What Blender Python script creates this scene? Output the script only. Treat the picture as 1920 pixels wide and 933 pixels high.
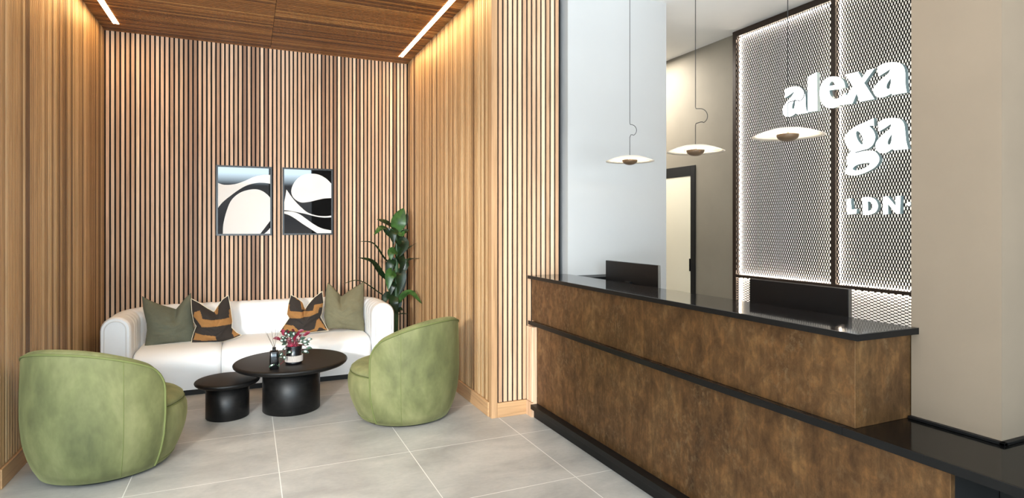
import bpy, bmesh, math, random
from mathutils import Vector, Matrix, noise
from mathutils.geometry import tessellate_polygon

random.seed(7)
SC = bpy.context.scene
for o in list(bpy.data.objects):
    bpy.data.objects.remove(o)

# ------------------------------------------------------------------ camera, world, light, exposure
FPX, HZ, VPX, CH = 1108.0, 421.5, 465.3, 1.5          # focal length in px, horizon row, vanishing column, eye height
YAW = math.atan((960 - VPX) / FPX)
cd = bpy.data.cameras.new('camera')
cam = bpy.data.objects.new('camera', cd)
SC.collection.objects.link(cam)
cd.sensor_width = 36.0
cd.lens = FPX / 1920 * 36
cd.shift_y = -(466.5 - HZ) / 1920
cd.clip_start = 0.05
cam.location = (0, 0, CH)
cam.rotation_euler = (math.pi / 2, 0, -YAW)
SC.camera = cam

SC.view_settings.view_transform = 'Standard'
SC.view_settings.look = 'None'
SC.view_settings.gamma = 1
SC.view_settings.use_curve_mapping = False
SC.view_settings.exposure = 0.3

W = bpy.data.worlds.new('daylight')
SC.world = W
W.use_nodes = True
nt = W.node_tree
nt.nodes.clear()
wo = nt.nodes.new('ShaderNodeOutputWorld')
bg = nt.nodes.new('ShaderNodeBackground')
tc = nt.nodes.new('ShaderNodeTexCoord')
sx = nt.nodes.new('ShaderNodeSeparateXYZ')
mr = nt.nodes.new('ShaderNodeMapRange')
mr.inputs['From Min'].default_value = -0.2
mr.inputs['From Max'].default_value = 0.2
rp = nt.nodes.new('ShaderNodeValToRGB')
nt.links.new(tc.outputs['Generated'], sx.inputs[0])
nt.links.new(sx.outputs['Z'], mr.inputs['Value'])
nt.links.new(mr.outputs[0], rp.inputs[0])
els = rp.color_ramp.elements
els[0].position, els[0].color = 0.36, (1.12, 1.24, 1.33, 1)      # sunlit pavement
els[1].position, els[1].color = 0.70, (0.70, 0.88, 1.0, 1)       # overcast sky
for ps, cl in ((0.44, (0.05, 0.05, 0.05, 1)), (0.52, (0.03, 0.032, 0.035, 1)), (0.60, (0.05, 0.052, 0.055, 1)), (0.655, (0.03, 0.032, 0.035, 1))):   # shopfronts over the road
    e = els.new(ps); e.color = cl
bg.inputs['Strength'].default_value = 14.2
nt.links.new(rp.outputs[0], bg.inputs['Color'])
nt.links.new(bg.outputs[0], wo.inputs['Surface'])


def lamp(name, kind, loc, energy, color, target=None, **kw):
    d = bpy.data.lights.new(name, kind)
    d.energy = energy
    d.color = color
    for k, v in kw.items():
        setattr(d, k, v)
    o = bpy.data.objects.new(name, d)
    SC.collection.objects.link(o)
    o.location = loc
    if target is not None:
        o.rotation_euler = (Vector(target) - Vector(loc)).to_track_quat('-Z', 'Y').to_euler()
    return o


# daylight coming through the glazed front behind the camera (guides sampling of the sky)
po = lamp('shopfront_portal', 'AREA', (-1.7, -3.45, 1.7), 1, (1, 1, 1), (-1.7, 5, 1.7), shape='RECTANGLE', size=6.6, size_y=3.3)
po.data.cycles.is_portal = True
# unseen key spot placed from the furniture shadows, cone kept off the left chair
lamp('key_spot', 'SPOT', (-1.45, 0.75, 1.7), 690, (1.0, 0.98, 0.94), (1.15, 5.2, 0.75), spot_size=math.radians(51), spot_blend=0.9, shadow_soft_size=0.09)
# recessed ceiling wash over the lobby
lamp('lobby_ceiling_wash', 'AREA', (0.6, 1.0, 3.42), 40, (1.0, 0.93, 0.84), (0.6, 1.0, 0), shape='RECTANGLE', size=2.6, size_y=2.6)

# unseen corridor wash beyond the white column, added for the bright door and wall
lamp('corridor_fill', 'AREA', (3.95, 6.1, 3.43), 85, (1.0, 0.95, 0.86), (3.95, 6.1, 0), shape='RECTANGLE', size=0.8, size_y=1.4)


# ------------------------------------------------------------------ helpers
C_, S_ = math.cos(YAW), math.sin(YAW)


def ray(x, y):
    a = (x - 960) / FPX
    return Vector((C_ * a + S_, -S_ * a + C_, (HZ - y) / FPX))


EYE = Vector((0, 0, CH))


def on_x(x, y, X):
    d = ray(x, y)
    return EYE + d * (X / d.x)


def on_y(x, y, Y):
    d = ray(x, y)
    return EYE + d * (Y / d.y)


def on_z(x, y, Z=0.0):
    d = ray(x, y)
    return EYE + d * ((Z - CH) / d.z)


def lin(r, g, b):
    f = lambda c: (c / 255 / 12.92) if c / 255 <= 0.04045 else ((c / 255 + 0.055) / 1.055) ** 2.4
    return (f(r), f(g), f(b), 1)


class MB:
    def __init__(s):
        s.v, s.f, s.m, s.t, s.sm = [], [], [], [], []

    def face(s, idx, m=0, t=0.5, sm=False):
        s.f.append(tuple(idx)); s.m.append(m); s.t.append(t); s.sm.append(sm)

    def box(s, x0, x1, y0, y1, z0, z1, m=0, t=0.5):
        b = len(s.v)
        s.v += [(x0, y0, z0), (x1, y0, z0), (x1, y1, z0), (x0, y1, z0), (x0, y0, z1), (x1, y0, z1), (x1, y1, z1), (x0, y1, z1)]
        for q in ((0, 3, 2, 1), (4, 5, 6, 7), (0, 1, 5, 4), (1, 2, 6, 5), (2, 3, 7, 6), (3, 0, 4, 7)):
            s.face([b + i for i in q], m, t)

    def grid(s, rows, close_u=False, close_v=False, m=0, sm=True, t=0.5, mf=None):
        b = len(s.v)
        n, k = len(rows), len(rows[0])
        for r in rows:
            s.v += [tuple(p) for p in r]
        for i in range(n if close_u else n - 1):
            for j in range(k if close_v else k - 1):
                i2, j2 = (i + 1) % n, (j + 1) % k
                s.face((b + i * k + j, b + i2 * k + j, b + i2 * k + j2, b + i * k + j2), mf(i, j) if mf else m, t, sm)
        return b

    def fan(s, ring, m=0, flip=False, sm=False):
        b = len(s.v)
        s.v += [tuple(p) for p in ring]
        c = tuple(sum(p[i] for p in ring) / len(ring) for i in range(3))
        s.v.append(c)
        n = len(ring)
        for i in range(n):
            q = (b + i, b + (i + 1) % n, b + n)
            s.face(q[::-1] if flip else q, m, 0.5, sm)

    def lathe(s, prof, c=(0, 0, 0), n=48, m=0, sm=True):
        rows = []
        for r, z in prof:
            rows.append([(c[0] + r * math.cos(2 * math.pi * i / n), c[1] + r * math.sin(2 * math.pi * i / n), c[2] + z) for i in range(n)])
        s.grid(rows, close_v=True, m=m, sm=sm)

    def tube(s, pts, r, n=8, m=0, closed=False, caps=True):
        pts = [Vector(p) for p in pts]
        N = len(pts)
        rr = r if isinstance(r, (list, tuple)) else [r] * N
        rows = []
        ref = None
        for i, p in enumerate(pts):
            a = pts[(i - 1) % N] if (i > 0 or closed) else pts[i]
            b = pts[(i + 1) % N] if (i < N - 1 or closed) else pts[i]
            d = (b - a)
            d = d.normalized() if d.length > 1e-9 else Vector((0, 0, 1))
            if ref is None:
                ref = d.orthogonal().normalized()
            ref = (ref - d * ref.dot(d))
            ref = ref.normalized() if ref.length > 1e-6 else d.orthogonal().normalized()
            q = d.cross(ref)
            rows.append([p + (ref * math.cos(2 * math.pi * k / n) + q * math.sin(2 * math.pi * k / n)) * rr[i] for k in range(n)])
        s.grid(rows, close_u=closed, close_v=True, m=m)
        if caps and not closed:
            s.fan(rows[0], m); s.fan(rows[-1], m, True)

    def prism(s, loops, fn0, fn1, m=0, mside=None):
        """flat outline (with holes), faces at fn0 (front) and fn1 (back)"""
        flat = [p for L in loops for p in L]
        tris = tessellate_polygon([[Vector((p[0], p[1], 0)) for p in L] for L in loops])
        b = len(s.v)
        n = len(flat)
        s.v += [tuple(fn0(p)) for p in flat]
        s.v += [tuple(fn1(p)) for p in flat]
        for t in tris:
            s.face([b + i for i in t], m)
            s.face([b + n + i for i in reversed(t)], m)
        k = 0
        for L in loops:
            for i in range(len(L)):
                j = (i + 1) % len(L)
                s.face((b + k + i, b + k + j, b + n + k + j, b + n + k + i), m if mside is None else mside)
            k += len(L)

    def build(s, name, mats, parent=None, bevel=0, bseg=2, sub=0, loc=None, recalc=True):
        me = bpy.data.meshes.new(name)
        me.from_pydata(s.v, [], s.f)
        if not isinstance(mats, (list, tuple)):
            mats = [mats]
        for m in mats:
            me.materials.append(m)
        at = me.attributes.new('tone', 'FLOAT', 'FACE')
        at.data.foreach_set('value', s.t)
        me.polygons.foreach_set('material_index', s.m)
        me.polygons.foreach_set('use_smooth', s.sm)
        me.update()
        if recalc:
            bm = bmesh.new(); bm.from_mesh(me)
            bmesh.ops.recalc_face_normals(bm, faces=bm.faces)
            bm.to_mesh(me); bm.free()
        o = bpy.data.objects.new(name, me)
        SC.collection.objects.link(o)
        if parent is not None:
            o.parent = parent
            o.matrix_parent_inverse = Matrix.Translation(-Vector(parent.location)) if parent.rotation_euler.z == 0 else Matrix.Identity(4)
        if loc is not None:
            o.location = loc
        if bevel:
            b = o.modifiers.new('bevel', 'BEVEL'); b.width = bevel; b.segments = bseg; b.limit_method = 'ANGLE'
        if sub:
            b = o.modifiers.new('subdivision', 'SUBSURF'); b.levels = sub; b.render_levels = sub
        return o


def empty(name, loc, label, cat, group=None, rz=0.0):
    o = bpy.data.objects.new(name, None)
    o.empty_display_size = 0.1
    SC.collection.objects.link(o)
    o.location = loc
    o.rotation_euler = (0, 0, rz)
    return tag(o, label, cat, group)


def tag(o, label=None, cat=None, group=None, kind=None):
    if label: o['label'] = label
    if cat: o['category'] = cat
    if group: o['group'] = group
    if kind: o['kind'] = kind
    return o


def struct(o, label=None, cat=None):
    return tag(o, label, cat, None, 'structure')


def spline(pts, seg=6):
    """closed Catmull-Rom through pts; a point written (x, y, 1) is a corner"""
    n = len(pts)
    out = []
    for i in range(n):
        p1, p2 = pts[i], pts[(i + 1) % n]
        p0 = pts[i - 1] if len(p1) < 3 else p1
        p3 = pts[(i + 2) % n] if len(p2) < 3 else p2
        for k in range(seg):
            t = k / seg
            q = []
            for a in (0, 1):
                q.append(0.5 * (2 * p1[a] + (p2[a] - p0[a]) * t + (2 * p0[a] - 5 * p1[a] + 4 * p2[a] - p3[a]) * t * t + (3 * p1[a] - p0[a] - 3 * p2[a] + p3[a]) * t ** 3))
            out.append(tuple(q))
    return out


def open_spline(pts, seg=6):
    pts = [Vector(p) for p in pts]
    out = []
    for i in range(len(pts) - 1):
        p1, p2 = pts[i], pts[i + 1]
        p0 = pts[i - 1] if i else p1 * 2 - p2
        p3 = pts[i + 2] if i + 2 < len(pts) else p2 * 2 - p1
        for k in range(seg):
            t = k / seg
            out.append(0.5 * (2 * p1 + (p2 - p0) * t + (2 * p0 - 5 * p1 + 4 * p2 - p3) * t * t + (3 * p1 - p0 - 3 * p2 + p3) * t ** 3))
    out.append(pts[-1])
    return out


def in_poly(x, y, P):
    c = False
    j = len(P) - 1
    for i in range(len(P)):
        if (P[i][1] > y) != (P[j][1] > y) and x < (P[j][0] - P[i][0]) * (y - P[i][1]) / (P[j][1] - P[i][1]) + P[i][0]:
            c = not c
        j = i
    return c


# ------------------------------------------------------------------ materials
def mat(name, color, rough=0.5, metal=0.0, **kw):
    m = bpy.data.materials.new(name)
    m.use_nodes = True
    b = m.node_tree.nodes['Principled BSDF']
    b.inputs['Base Color'].default_value = color
    b.inputs['Roughness'].default_value = rough
    b.inputs['Metallic'].default_value = metal
    for k, v in kw.items():
        b.inputs[k.replace('_', ' ')].default_value = v
    return m


def nd(m, t, **kw):
    n = m.node_tree.nodes.new(t)
    for k, v in kw.items():
        setattr(n, k, v)
    return n


def lk(m, a, b):
    m.node_tree.links.new(a, b)


def bsdf(m):
    return m.node_tree.nodes['Principled BSDF']


def coords(m, scale, offset=None):
    t = nd(m, 'ShaderNodeTexCoord')
    mp = nd(m, 'ShaderNodeMapping')
    mp.inputs['Scale'].default_value = scale
    lk(m, t.outputs['Object'], mp.inputs['Vector'])
    if offset is not None:
        lk(m, offset, mp.inputs['Location'])
    return mp.outputs['Vector']


def ramp(m, fac, stops):
    r = nd(m, 'ShaderNodeValToRGB')
    els = r.color_ramp.elements
    els[0].position, els[0].color = stops[0]
    els[1].position, els[1].color = stops[-1]
    for p, c in stops[1:-1]:
        e = els.new(p); e.color = c
    lk(m, fac, r.inputs[0])
    return r.outputs[0]


def noise_tex(m, vec, scale, detail=4, rough=0.55, dist=0.0):
    n = nd(m, 'ShaderNodeTexNoise')
    n.inputs['Scale'].default_value = scale
    n.inputs['Detail'].default_value = detail
    n.inputs['Roughness'].default_value = rough
    n.inputs['Distortion'].default_value = dist
    lk(m, vec, n.inputs['Vector'])
    return n.outputs['Fac']


def mixc(m, fac, a, b, mode='MIX'):
    n = nd(m, 'ShaderNodeMix', data_type='RGBA', blend_type=mode)
    for s, v in ((0, fac), (6, a), (7, b)):
        if hasattr(v, 'node'):
            lk(m, v, n.inputs[s])
        else:
            n.inputs[s].default_value = v
    return n.outputs[2]


def bump(m, h, strength, dist=0.01):
    b = nd(m, 'ShaderNodeBump')
    b.inputs['Strength'].default_value = strength
    b.inputs['Distance'].default_value = dist
    lk(m, h, b.inputs['Height'])
    lk(m, b.outputs[0], bsdf(m).inputs['Normal'])


def wood(name, axis, cols=None, rough=0.5):
    m = mat(name, (1, 1, 1, 1), rough)
    a = nd(m, 'ShaderNodeAttribute', attribute_name='tone')
    base = ramp(m, a.outputs['Fac'], cols or [(0.0, lin(154, 114, 84)), (0.2, lin(192, 152, 118)), (0.45, lin(218, 180, 146)), (0.75, lin(228, 190, 158)), (1.0, lin(238, 208, 176))])
    mul = nd(m, 'ShaderNodeMath', operation='MULTIPLY')
    mul.inputs[1].default_value = 41.0
    lk(m, a.outputs['Fac'], mul.inputs[0])
    cx = nd(m, 'ShaderNodeCombineXYZ')
    for i in range(3):
        lk(m, mul.outputs[0], cx.inputs[i])
    sc = [70, 70, 70]; sc[axis] = 2.2
    v = coords(m, sc, cx.outputs[0])
    g = noise_tex(m, v, 1.0, 5, 0.6, 0.6)
    gr = ramp(m, g, [(0.25, (0.62, 0.58, 0.54, 1)), (0.5, (0.95, 0.94, 0.93, 1)), (0.75, (1.08, 1.08, 1.08, 1))])
    sc2 = [9, 9, 9]; sc2[axis] = 0.7
    v2 = coords(m, sc2, cx.outputs[0])
    g2 = noise_tex(m, v2, 1.0, 2)
    gr2 = ramp(m, g2, [(0.3, (0.84, 0.82, 0.80, 1)), (0.7, (1.05, 1.05, 1.05, 1))])
    c = mixc(m, 1.0, base, gr, 'MULTIPLY')
    c = mixc(m, 1.0, c, gr2, 'MULTIPLY')
    lk(m, c, bsdf(m).inputs['Base Color'])
    return m


M = {}
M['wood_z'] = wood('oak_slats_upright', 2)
M['wood_x_shaded'] = wood('oak_slats_ceiling_shaded', 0, [(0.0, lin(96, 56, 22)), (0.3, lin(128, 80, 34)), (0.6, lin(156, 102, 48)), (1.0, lin(192, 138, 76))])  # same oak, darkened and orange to carry ceiling shade and LED warmth
SIDE_SHADED = [(0.0, lin(116, 84, 52)), (0.2, lin(158, 120, 78)), (0.45, lin(190, 150, 104)), (0.75, lin(208, 168, 122)), (1.0, lin(222, 188, 144))]  # same oak, darkened to golden brown for the grazing light on side walls
M['wood_side_shaded'] = wood('oak_slats_side_shaded', 2, SIDE_SHADED)
M['oak_z'] = wood('oak_trim_upright', 2, [(0, lin(182, 140, 100)), (1, lin(200, 160, 118))])
M['oak_x'] = wood('oak_trim_across', 0, [(0, lin(190, 146, 102)), (1, lin(208, 166, 122))])
M['oak_y'] = wood('oak_trim_deep', 1, [(0, lin(190, 146, 102)), (1, lin(208, 166, 122))])
M['felt'] = mat('black_felt', lin(14, 13, 13), 0.95)
M['black'] = mat('black_satin', lin(9, 9, 10), 0.45, 0, Specular_IOR_Level=0.3)
M['black_matt'] = mat('black_matt', lin(12, 12, 12), 0.6)
M['frame_black'] = mat('frame_black', lin(22, 26, 28), 0.35)
M['stone'] = mat('black_stone', lin(14, 14, 15), 0.06)
M['bronze_edge'] = mat('dark_bronze_metal', lin(52, 40, 32), 0.45, 0.3)


def plaster(name, col, rough=0.75, amt=0.06, scale=2.0):
    m = mat(name, col, rough)
    n = noise_tex(m, coords(m, (1, 1, 1)), scale, 5)
    lo = tuple(c * (1 - amt) for c in col[:3]) + (1,)
    hi = tuple(min(1, c * (1 + amt)) for c in col[:3]) + (1,)
    lk(m, ramp(m, n, [(0.3, lo), (0.7, hi)]), bsdf(m).inputs['Base Color'])
    return m


M['white'] = plaster('white_plaster', lin(186, 186, 185), 0.7, 0.02)
M['ceil'] = plaster('white_ceiling', lin(246, 246, 245), 0.8, 0.02)
M['taupe'] = plaster('taupe_plaster', lin(134, 126, 112), 0.75, 0.05, 3.0)
M['pillar'] = plaster('taupe_pillar_plaster', lin(124, 109, 92), 0.75, 0.05, 3.0)
M['grey_wall'] = plaster('grey_wall_paint', lin(190, 184, 176), 0.8, 0.03)
M['door'] = plaster('door_paint', lin(238, 230, 208), 0.55, 0.02)
M['backing'] = mat('glowing_white_board', lin(240, 236, 226), 0.6, 0.0, Emission_Color=(1.0, 0.93, 0.82, 1), Emission_Strength=0.52)  # white board with an even glow added to brighten the mesh openings


def floor_mat():
    m = mat('grey_porcelain_tiles', (1, 1, 1, 1), 0.42)
    t = nd(m, 'ShaderNodeTexCoord')
    s = nd(m, 'ShaderNodeSeparateXYZ')
    lk(m, t.outputs['Object'], s.inputs[0])

    def line(sock, off, pitch):
        a = nd(m, 'ShaderNodeMath', operation='SUBTRACT'); lk(m, sock, a.inputs[0]); a.inputs[1].default_value = off - pitch / 2 - 40 * pitch
        b = nd(m, 'ShaderNodeMath', operation='MODULO'); lk(m, a.outputs[0], b.inputs[0]); b.inputs[1].default_value = pitch
        c = nd(m, 'ShaderNodeMath', operation='SUBTRACT'); lk(m, b.outputs[0], c.inputs[0]); c.inputs[1].default_value = pitch / 2
        d = nd(m, 'ShaderNodeMath', operation='ABSOLUTE'); lk(m, c.outputs[0], d.inputs[0])
        f = nd(m, 'ShaderNodeMath', operation='LESS_THAN'); lk(m, d.outputs[0], f.inputs[0]); f.inputs[1].default_value = 0.0026
        return f.outputs[0]
    lx = line(s.outputs['X'], 0.172, 0.805)
    ly = line(s.outputs['Y'], 3.06, 0.79)
    mx = nd(m, 'ShaderNodeMath', operation='MAXIMUM'); lk(m, lx, mx.inputs[0]); lk(m, ly, mx.inputs[1])
    v = coords(m, (1, 1.6, 1))
    n1 = noise_tex(m, v, 2.2, 6, 0.6, 0.4)
    n2 = noise_tex(m, v, 30, 4, 0.6)
    c1 = ramp(m, n1, [(0.3, lin(148, 144, 138)), (0.5, lin(166, 162, 155)), (0.72, lin(182, 177, 169))])
    c2 = ramp(m, n2, [(0.3, (0.93, 0.93, 0.93, 1)), (0.7, (1.04, 1.04, 1.04, 1))])
    c = mixc(m, 1.0, c1, c2, 'MULTIPLY')
    c = mixc(m, mx.outputs[0], c, lin(222, 218, 210))
    lk(m, c, bsdf(m).inputs['Base Color'])
    return m


M['floor'] = floor_mat()


def bronze():
    m = mat('patinated_bronze_sheet', (1, 1, 1, 1), 0.42, 0.55)
    v = coords(m, (1, 1, 0.62))
    n1 = noise_tex(m, v, 5.0, 6, 0.62, 0.5)
    n2 = noise_tex(m, v, 17.0, 9, 0.72, 0.35)
    n3 = noise_tex(m, coords(m, (60, 60, 2.5)), 1.0, 3, 0.5)
    base = ramp(m, n1, [(0.3, lin(80, 56, 33)), (0.5, lin(102, 73, 44)), (0.7, lin(118, 89, 57))])
    fl = ramp(m, n2, [(0.36, (0.66, 0.63, 0.60, 1)), (0.5, (0.96, 0.95, 0.93, 1)), (0.62, (1.45, 1.40, 1.30, 1))])
    n4 = noise_tex(m, coords(m, (1, 1, 0.8), None), 42.0, 7, 0.7, 0.15)
    n5 = noise_tex(m, v, 7.5, 4, 0.6, 0.3)
    k1 = ramp(m, n4, [(0.50, (0, 0, 0, 1)), (0.60, (1, 1, 1, 1))])
    k2 = ramp(m, n5, [(0.45, (0, 0, 0, 1)), (0.62, (1, 1, 1, 1))])
    st = ramp(m, n3, [(0.35, (0.86, 0.85, 0.84, 1)), (0.65, (1.08, 1.07, 1.06, 1))])
    c = mixc(m, 1.0, base, fl, 'MULTIPLY')
    c = mixc(m, 1.0, c, st, 'MULTIPLY')
    kk = mixc(m, 1.0, k1, k2, 'MULTIPLY')
    kf = nd(m, 'ShaderNodeMath', operation='MULTIPLY'); lk(m, kk, kf.inputs[0]); kf.inputs[1].default_value = 0.38
    c = mixc(m, kf.outputs[0], c, lin(142, 118, 86))
    lk(m, c, bsdf(m).inputs['Base Color'])
    lk(m, ramp(m, n2, [(0.3, (0.55, 0.55, 0.55, 1)), (0.7, (0.36, 0.36, 0.36, 1))]), bsdf(m).inputs['Roughness'])
    bump(m, n2, 0.15, 0.003)
    return m


M['bronze'] = bronze()
M['low_top'] = mat('black_lacquer_low_counter', lin(10, 10, 10), 0.12, 0, Specular_IOR_Level=0.22)


def stone_top():
    m = M['stone']
    n = noise_tex(m, coords(m, (1, 1, 1)), 14, 6, 0.7, 1.0)
    lk(m, ramp(m, n, [(0.4, lin(12, 12, 13)), (0.6, lin(26, 26, 28)), (0.75, lin(46, 46, 48))]), bsdf(m).inputs['Base Color'])
    return m


stone_top()


def velvet(name, dark, mid, light):
    m = mat(name, mid, 0.75)
    b = bsdf(m)
    b.inputs['Sheen Weight'].default_value = 0.3
    b.inputs['Sheen Roughness'].default_value = 0.35
    b.inputs['Sheen Tint'].default_value = tuple(min(1, c * 2.0) for c in light[:3]) + (1,)
    v = coords(m, (1, 1, 0.55))
    n1 = noise_tex(m, v, 3.0, 5, 0.62, 0.25)
    n2 = noise_tex(m, v, 13.0, 4, 0.6, 0.2)
    c = ramp(m, n1, [(0.28, dark), (0.48, mid), (0.7, light)])
    c = mixc(m, 1.0, c, ramp(m, n2, [(0.3, (0.86, 0.86, 0.84, 1)), (0.7, (1.08, 1.08, 1.06, 1))]), 'MULTIPLY')
    lk(m, c, b.inputs['Base Color'])
    bump(m, n2, 0.12, 0.01)
    return m


M['velvet'] = velvet('olive_velvet', lin(70, 73, 41), lin(101, 103, 63), lin(130, 129, 87))
M['velvet_seam'] = mat('olive_piping', lin(98, 104, 56), 0.8)


def cloth(name, col, amt=0.1, scale=260, rough=0.9, fine=0.25, blotch=0.07):
    m = mat(name, col, rough)
    v = coords(m, (1, 1, 1))
    n = noise_tex(m, v, scale, 2)
    n1 = noise_tex(m, v, 9, 4)
    lo = tuple(c * (1 - amt) for c in col[:3]) + (1,)
    hi = tuple(min(1, c * (1 + amt)) for c in col[:3]) + (1,)
    c = ramp(m, n, [(0.3, lo), (0.7, hi)])
    c = mixc(m, 1.0, c, ramp(m, n1, [(0.3, (1 - blotch, 1 - blotch, 1 - blotch, 1)), (0.7, (1 + blotch, 1 + blotch, 1 + blotch, 1))]), 'MULTIPLY')
    lk(m, c, bsdf(m).inputs['Base Color'])
    bump(m, n, fine, 0.002)
    return m


M['leather'] = cloth('white_upholstery', lin(240, 242, 243), 0.005, 90, 0.55, 0.06, 0.004)
M['leather_seam'] = mat('white_piping', lin(226, 225, 222), 0.55)
M['green_cloth'] = cloth('sage_linen', lin(97, 98, 81), 0.16, 320)
M['khaki_cloth'] = cloth('khaki_linen', lin(112, 107, 82), 0.16, 320)
M['brown_cloth'] = cloth('dark_brown_weave', lin(44, 37, 32), 0.2, 300)
M['ochre_cloth'] = cloth('ochre_weave', lin(150, 106, 58), 0.16, 300)
M['cream'] = mat('cream_piping', lin(222, 208, 180), 0.8)


def black_wood():
    m = mat('black_stained_wood', (1, 1, 1, 1), 0.45)
    n = noise_tex(m, coords(m, (3, 60, 60)), 1.0, 4)
    lk(m, ramp(m, n, [(0.35, lin(8, 8, 8)), (0.65, lin(20, 18, 17))]), bsdf(m).inputs['Base Color'])
    return m


M['black_wood'] = black_wood()
bsdf(M['black_wood']).inputs['Specular IOR Level'].default_value = 0.3


def emit(name, col, strength):
    m = bpy.data.materials.new(name)
    m.use_nodes = True
    m.node_tree.nodes.clear()
    e = m.node_tree.nodes.new('ShaderNodeEmission')
    o = m.node_tree.nodes.new('ShaderNodeOutputMaterial')
    e.inputs[0].default_value = col
    e.inputs[1].default_value = strength
    m.node_tree.links.new(e.outputs[0], o.inputs[0])
    return m


M['led'] = emit('warm_led_diffuser', (1.0, 0.64, 0.28, 1), 42.0)
M['led_mesh'] = emit('warm_white_led_tape', (1.0, 0.84, 0.68, 1), 34.0)
M['letter'] = emit('cool_white_letter_face', (0.93, 1.0, 1.0, 1), 3.0)
M['letter_side'] = mat('frosted_letter_edge', lin(150, 172, 176), 0.4)
M['bulb'] = emit('warm_lamp_disc', (1.0, 0.80, 0.55, 1), 9.0)
M['dish'] = mat('ivory_lamp_dish', lin(246, 236, 220), 0.35)
M['cup'] = mat('bronze_lamp_cup', lin(104, 84, 64), 0.45, 0.2)
M['cable'] = mat('black_cable', lin(24, 23, 22), 0.5)
M['print_dark'] = mat('glazed_dark_print', lin(18, 18, 18), 0.02, 0, IOR=1.7)
M['print_white'] = mat('glazed_white_print', lin(232, 229, 224), 0.02)
M['screen_back'] = mat('monitor_back_plastic', lin(14, 12, 12), 0.45, 0, Specular_IOR_Level=0.35)
M['screen'] = mat('monitor_screen', lin(8, 8, 9), 0.1)
M['silver'] = mat('silver_trim', lin(170, 168, 165), 0.3, 0.8)


def leaf_mat(name, a, b, rough=0.38):
    m = mat(name, a, rough)
    n = noise_tex(m, coords(m, (1, 1, 1)), 14, 3)
    lk(m, ramp(m, n, [(0.35, a), (0.65, b)]), bsdf(m).inputs['Base Color'])
    return m


M['leaf'] = leaf_mat('dark_green_leaf', lin(14, 29, 14), lin(27, 50, 24))
M['leaf_light'] = leaf_mat('fresh_green_leaf', lin(34, 66, 28), lin(60, 98, 44))
M['stem'] = leaf_mat('green_stem', lin(30, 58, 32), lin(56, 88, 48))
M['leaf_purple'] = leaf_mat('burgundy_leaf', lin(96, 22, 40), lin(142, 40, 62))
M['leaf_pale'] = leaf_mat('silver_green_leaf', lin(198, 210, 200), lin(224, 228, 220))
M['leaf_grey'] = leaf_mat('dark_striped_leaf', lin(34, 58, 46), lin(58, 84, 66))
M['pot_black'] = mat('black_glazed_pot', lin(18, 18, 22), 0.25)
M['pot_band'] = mat('grey_fluted_band', lin(176, 166, 158), 0.7)
M['reed'] = mat('rattan_reed', lin(110, 104, 98), 0.7)
M['bottle'] = mat('black_glass_bottle', lin(12, 12, 13), 0.15)
M['soil'] = mat('potting_soil', lin(40, 30, 24), 0.95)

# ------------------------------------------------------------------ the room
XL, XR, YB, ZA = -1.287, 1.725, 6.923, 3.41          # alcove: slat faces and slatted ceiling
YL, YR = 4.19, 4.25                                    # its open edges
XW, ZC = 4.56, 3.455                                   # right lobby wall, lobby ceiling
PITCH, SLAT, DEP = 0.0424, 0.0268, 0.012
rnd = random.Random(3)


def tone():
    return min(1, max(0, rnd.gauss(0.55, 0.3)))


b = MB(); b.box(-5.2, 4.8, -3.6, 7.2, -0.1, 0.0)
struct(b.build('floor', M['floor']), 'large grey porcelain floor tiles with pale grout lines', 'floor')
b = MB(); b.box(-5.2, 4.8, -3.6, 7.2, ZC, ZC + 0.1)
struct(b.build('ceiling', M['ceil']), 'plain white ceiling over the reception desk', 'ceiling')

# slatted back wall
b = MB()
b.box(XL - 0.013, XR + 0.013, YB + DEP, YB + DEP + 0.1, 0, ZC, 1)
n = 71
off = 0.011
for i in range(n):
    x = XL + off + i * PITCH
    b.box(x, min(x + SLAT, XR), YB, YB + DEP + 0.002, 0.118, ZA + 0.03, 0, tone())
struct(b.build('wall_back', [M['wood_z'], M['felt']]), 'oak slatted back wall of the seating alcove', 'wall')

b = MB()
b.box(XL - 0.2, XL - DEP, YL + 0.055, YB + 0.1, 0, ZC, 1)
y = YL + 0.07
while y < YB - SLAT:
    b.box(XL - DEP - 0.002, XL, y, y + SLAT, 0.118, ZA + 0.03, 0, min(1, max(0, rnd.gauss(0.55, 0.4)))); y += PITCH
struct(b.build('wall_left', [M['wood_side_shaded'], M['felt']]), 'oak slatted left side wall of the seating alcove', 'wall')

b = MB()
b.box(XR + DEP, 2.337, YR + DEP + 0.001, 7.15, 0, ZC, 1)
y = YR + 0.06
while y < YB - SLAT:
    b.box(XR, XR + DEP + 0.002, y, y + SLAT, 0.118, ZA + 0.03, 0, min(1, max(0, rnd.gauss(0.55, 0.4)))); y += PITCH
struct(b.build('wall_right', [M['wood_side_shaded'], M['felt']]), 'oak slatted right side wall of the seating alcove', 'wall')

b = MB()
x = 1.7855
while x + SLAT < 2.345:
    b.box(x, x + SLAT, YR, YR + DEP, 0.118, ZC, 0, tone()); x += 0.0418
struct(b.build('wall_return', [M['wood_z']]), 'narrow oak slatted wall face between alcove and white column', 'wall')

b = MB()
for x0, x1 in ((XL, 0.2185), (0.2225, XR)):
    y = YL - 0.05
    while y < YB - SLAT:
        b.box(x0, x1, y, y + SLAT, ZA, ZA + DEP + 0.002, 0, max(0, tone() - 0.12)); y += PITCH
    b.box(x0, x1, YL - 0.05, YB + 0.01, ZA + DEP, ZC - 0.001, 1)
struct(b.build('ceiling.001', [M['wood_x_shaded'], M['felt']]), 'oak slatted ceiling over the seating alcove', 'ceiling')

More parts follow.
